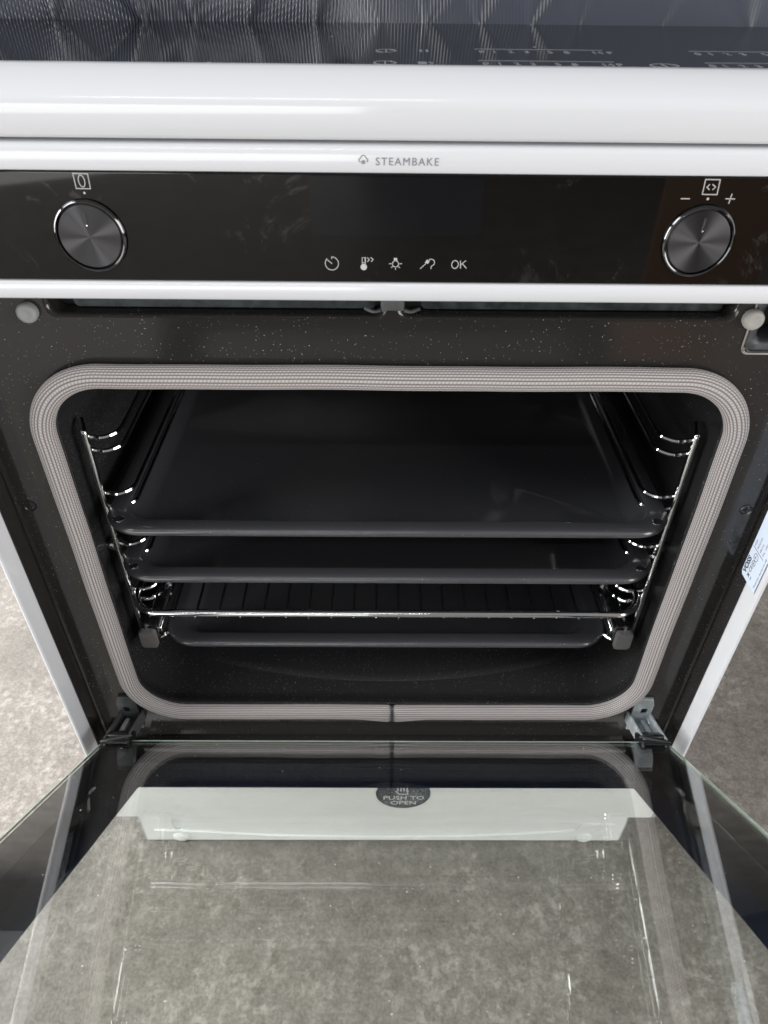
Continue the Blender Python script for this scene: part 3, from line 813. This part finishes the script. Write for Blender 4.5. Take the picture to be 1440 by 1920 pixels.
obj('lock_mark', *ribbon([(x - .0008, -.003), (x + .0006, -.005), (x + .0006, -.009), (x - .0008, -.011)], .0008, TH, 0, .0001), 'hob_print', hg, smooth=False)

# ------------------------------------------------------------------ the open door
AL = math.radians(36.5); CA, SA = math.cos(AL), math.sin(AL)
BY, BZ = -.0400, .3579
D = lambda x, s, t: Vector((x, BY - s * CA - t * SA, BZ + s * SA - t * CA))    # s up the door, t out through it
DL = .432
dm = MB()
TD = lambda u, v_, d: D(u, v_, d)
oo = [(-.2498, -.010), (.2498, -.010), (.2498, DL), (-.2498, DL)]
door = obj('door', *MB().add(*plate(oo, [rr(-.2069, .2069, .0408, DL - .055, .0015, 3)], .0242, .0249, TD)).__dict__.values(), 'print_border', ck, smooth=False)
obj('middle_pane', *box(-.2262, .2262, .016, DL - .013, .0110, .0127, T=TD), 'coated_glass', door, smooth=False)
obj('outer_pane', *box(-.2500, .2500, -.0102, DL + .0002, .0250, .0275, T=TD), 'outer_glass', door, smooth=False)
obj('inner_pane', *box(-.2500, .2500, .0, DL - .003, .0, .0018, T=TD), 'inner_glass', door, smooth=False)
# ground glass edges catch the light
obj('pane_rim', *MB().add(*box(-.2258, .2258, -.0007, -.0001, .0001, .0009, T=TD)).__dict__.values(), 'glass_rim', door, smooth=False)
for s in (-1, 1):
    obj('pane_rim', *box(min(s * .2501, s * .2506), max(s * .2501, s * .2506), .0, DL - .003, .0000, .0019, T=TD), 'glass_rim', door, smooth=False)
    # shallow black strips beside the window, then the plastic end bracket
    obj('side_rail', *box(min(s * .2272, s * .2498), max(s * .2272, s * .2498), .128, DL - .014, .0024, .0238, .0006, 1, T=TD), 'black_gloss', door)
    pts = [(s * .2236, .004), (s * .2498, .004), (s * .2498, .134), (s * .2262, .1335), (s * .2215, .120), (s * .2196, .1135), (s * .2194, .109), (s * .2206, .105), (s * .2232, .1035), (s * .2243, .100)]
    if s < 0: pts = pts[::-1]
    br = obj('end_bracket', *plate(pts, [], .0030, .0236, TD), 'black_gloss', door, smooth=False)
    # raised hinge-end block with a curved lip
    x0, x1 = sorted((s * .2258, s * .2506))
    obj('corner_block', *box(x0, x1, -.0125, -.0008, -.0048, .0235, .0015, 2, T=TD), 'black_plastic', br)
    cur = []
    for k in range(13):
        f_ = k / 12; cur.append(D(s * (.2264 + .0236 * f_), -.0002 + .0075 * math.sin(f_ * PI / 2), -.0044 + .0026 * f_))
    obj('corner_lip', *tube(cur, .0013, 8), 'dark_plastic', br)
    obj('corner_lip', *tube([D(s * .2262, .0102, -.0012), D(s * .2498, .0104, -.0012)], .0010, 8), 'black_plastic', br)
    obj('corner_clip', *box(x0, x1, -.0008, .0095, -.0030, -.0003, .0004, 1, T=TD), 'black_plastic', br)
    # hinge arm: folded zinc channel with a slot and catch
    hx0, hx1 = sorted((s * .2285, s * .2500))
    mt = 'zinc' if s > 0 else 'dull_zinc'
    B0 = Vector((0, .004, .3310)); B1 = Vector((0, -.0460, .3505)); e = (B1 - B0).normalized(); nn = Vector((0, e.z, -e.y)) * -1
    ln = (B1 - B0).length
    TH_ = lambda u, v_, d: B0 + e * v_ + nn * d + Vector((u, 0, 0))
    m = MB()
    hole = rr(s * .2432 - .0024, s * .2432 + .0024, .013, .046, .0012, 3)
    m.add(*plate([(hx0, 0), (hx1, 0), (hx1, ln), (hx0, ln)], [hole], -.0016, 0, TH_))
    for xx in (hx0, hx1 - .0016): m.add(*box(xx, xx + .0016, 0, ln, -.013, -.0016, T=TH_))
    hg_ = m.build('hinge_arm', mt, door, smooth=False)
    obj('hinge_catch', *box(s * .2432 - .0022, s * .2432 + .0022, .010, .034, -.005, .0012, .0010, 2, T=TH_), 'white_plastic' if s < 0 else 'zinc', hg_)
    obj('hinge_fold', *tube([TH_(s * .2360, .002, .0004), TH_(s * .2375, ln - .004, .0004)], .0009, 6), mt, hg_)
    # receiver plate on the frame
    m = MB()
    hol = [rr(s * .2425 - .0030, s * .2425 + .0030, .346, .3545, .0008, 3)]
    x0, x1 = sorted((s * .2320, s * .2500))
    m.add(*plate([(x0, .322), (x1, .322), (x1, .3600), (s * .2440 + .003, .3700), (x0, .3700)] if s > 0 else [(x0, .322), (x1, .322), (x1, .370), (s * .2440 - .003, .370), (x0, .360)], hol, -.0026, -.0006, TF))
    rc = m.build('hinge_receiver', mt, ff, smooth=False)
    obj('receiver_tab', *box(s * .2500 - .003, s * .2500 + .003, -.010, -.0008, .3400, .3416, .0004, 1), mt, rc)
    obj('receiver_hollow', *box(s * .2425 - .004, s * .2425 + .004, -.0004, -.0001, .345, .3555), 'hole_shade', rc, smooth=False)
    # black cable boss beside the hinge
    obj('hinge_boss', *plate(rr(s * .2590 - .0060, s * .2590 + .0060, .3050, .3270, .004, 5), [rr(s * .2580 - .0028, s * .2580 + .0028, .309, .322, .002, 3)], -.006, -.0005, TF), 'black_plastic', ff, smooth=False)
obj('top_rail', *box(-.2498, .2498, DL - .012, DL, .0022, .0238, .001, 1, T=TD), 'black_plastic', door)

# ------------------------------------------------------------------ rating label on the right side wall
TL = lambda u, v_, d: Vector((XS - .0011 - d, v_, u))          # u along z, v along y (into the oven)
lb = obj('rating_label', *plate([(.5372, -.0322), (.69, -.0322), (.69, -.0085), (.5400, -.0085), (.5372, -.0105)], [], 0, .0002, TL), 'label_paper', ck, smooth=False)
LT = lambda u0, v0: (lambda u, v_, d: TL(u0 + u, v0 + v_, .0002 + d))
text('label_text', 'VOSS', .0066, LT(.5408, -.0120), 'ink_black', lb, align='LEFT', bold=.00022)
text('label_text', 'CE', .0048, LT(.5462, -.0178), 'ink_black', lb, align='LEFT')
m = MB()
TLd = lambda u, v_, d: TL(u, v_, .0002 + d)
for cu_, cv_, r_ in ((.5548, -.0182, .0022), (.5606, -.0180, .0030)):
    m.add(*ribbon(circ(cu_, cv_, r_, 22), .0004, TLd, 0, .0001, True))
    m.add(*ribbon([(cu_ - r_ * .3, cv_ - r_ * .4), (cu_ - r_ * .3, cv_ + r_ * .4), (cu_ + r_ * .4, cv_ + r_ * .1), (cu_ - r_ * .3, cv_)], .0004, TLd, 0, .0001))
m.add(*ribbon([(.5418, -.0162), (.5446, -.0196)], .0004, TLd, 0, .0001)).add(*ribbon([(.5418, -.0196), (.5446, -.0162)], .0004, TLd, 0, .0001)).add(*ribbon([(.5422, -.0168), (.5442, -.0168), (.5438, -.0192), (.5426, -.0192)], .0003, TLd, 0, .0001, True))
m.add(*ribbon([(.5418, -.0220), (.5446, -.0220)], .0007, TLd, 0, .0001))
m.add(*ribbon([(.5655, -.0100), (.5655, -.0265)], .0004, TLd, 0, .0001))
m.build('label_marks', 'ink_black', lb, smooth=False)
text('label_text', 'Electrolux Appliances AB', .0025, LT(.5408, -.0296), 'ink_grey', lb, align='LEFT', spacing=1.1)
for k, sx_ in enumerate(('MOD', 'PROD.NO.', 'SER.NO.', 'VOL.  230V')):
    text('label_text', sx_, .0024, LT(.5672, -.0118 - .0042 * k), 'ink_grey', lb, align='LEFT')

# ------------------------------------------------------------------ cardboard carton on the floor in front, mirrored in the black panel
bx = empty('cardboard_box', (.66, -1.15, FZ), 'brown cardboard carton on the floor, mirrored beside the right knob', 'box')
rz = Matrix.Rotation(math.radians(24), 3, 'Z')
TB = lambda x, y, z: Vector((.66, -1.15, FZ)) + rz @ Vector((x, y, z))
obj('carton_body', *MB().add(*box(-.10, .10, -.14, .14, .001, .50, .003, 1, T=TB)).__dict__.values(), 'cardboard', bx)
obj('carton_flap', *box(-.099, -.0008, -.139, .139, .5005, .5035, .001, 1, T=TB), 'cardboard', bx)
obj('carton_flap', *box(.0008, .099, -.139, .139, .5005, .5035, .001, 1, T=TB), 'cardboard', bx)

# dark wall added out of view on the right, darkens the door glass reflections
wl = obj('wall', *box(2.4, 2.5, .7, 5.5, FZ - .01, 3.6), 'added_wall', smooth=False); wl['kind'] = 'structure'

# ------------------------------------------------------------------ ribbed plastic sheet gathered in folds, standing on the back of the hob
HZ = .8702
zs = [HZ - .0004 + .0006 * k for k in range(14)] + [HZ + .0092 + .0014 * k for k in range(14)] + [HZ + .034, HZ + .045, HZ + .06, HZ + .085, HZ + .12]
nx = 2400
folds = []
x = -.46
while x < .46:
    folds.append((x, random.uniform(-.5, .5), random.uniform(.35, 1.5))); x += random.uniform(.024, .062)
V, F = [], []
for z in zs:
    h = z - HZ; wd = .0022 + .50 * h; am = .0028 + .32 * min(h, .03)
    for i in range(nx + 1):
        x = -.42 + .84 * i / nx; fade = max(.14, min(1.0, (.17 - x) / .24)); y = 0.0
        for c_, sl, a_ in folds:
            d = x - c_ - sl * h
            if abs(d) < wd * 3: y -= am * a_ * math.exp(-(d / wd) ** 2)
        lean = .10 * math.sin(x * 21)
        y += .0006 * fade * math.sin(2 * PI * (x + lean * h) / .00236) * (1 - .5 * min(1, h / .03))
        V.append((x, .186 + y * fade + .25 * h, z))
for zi in range(len(zs) - 1):
    for i in range(nx):
        a = zi * (nx + 1) + i; F.append([a, a + 1, a + nx + 2, a + nx + 1])
sh = obj('plastic_sheet', V, F, 'sheet_plastic', None)
sh['label'] = 'grey finely ribbed plastic sheet gathered in folds across the black hob'; sh['category'] = 'plastic sheet'
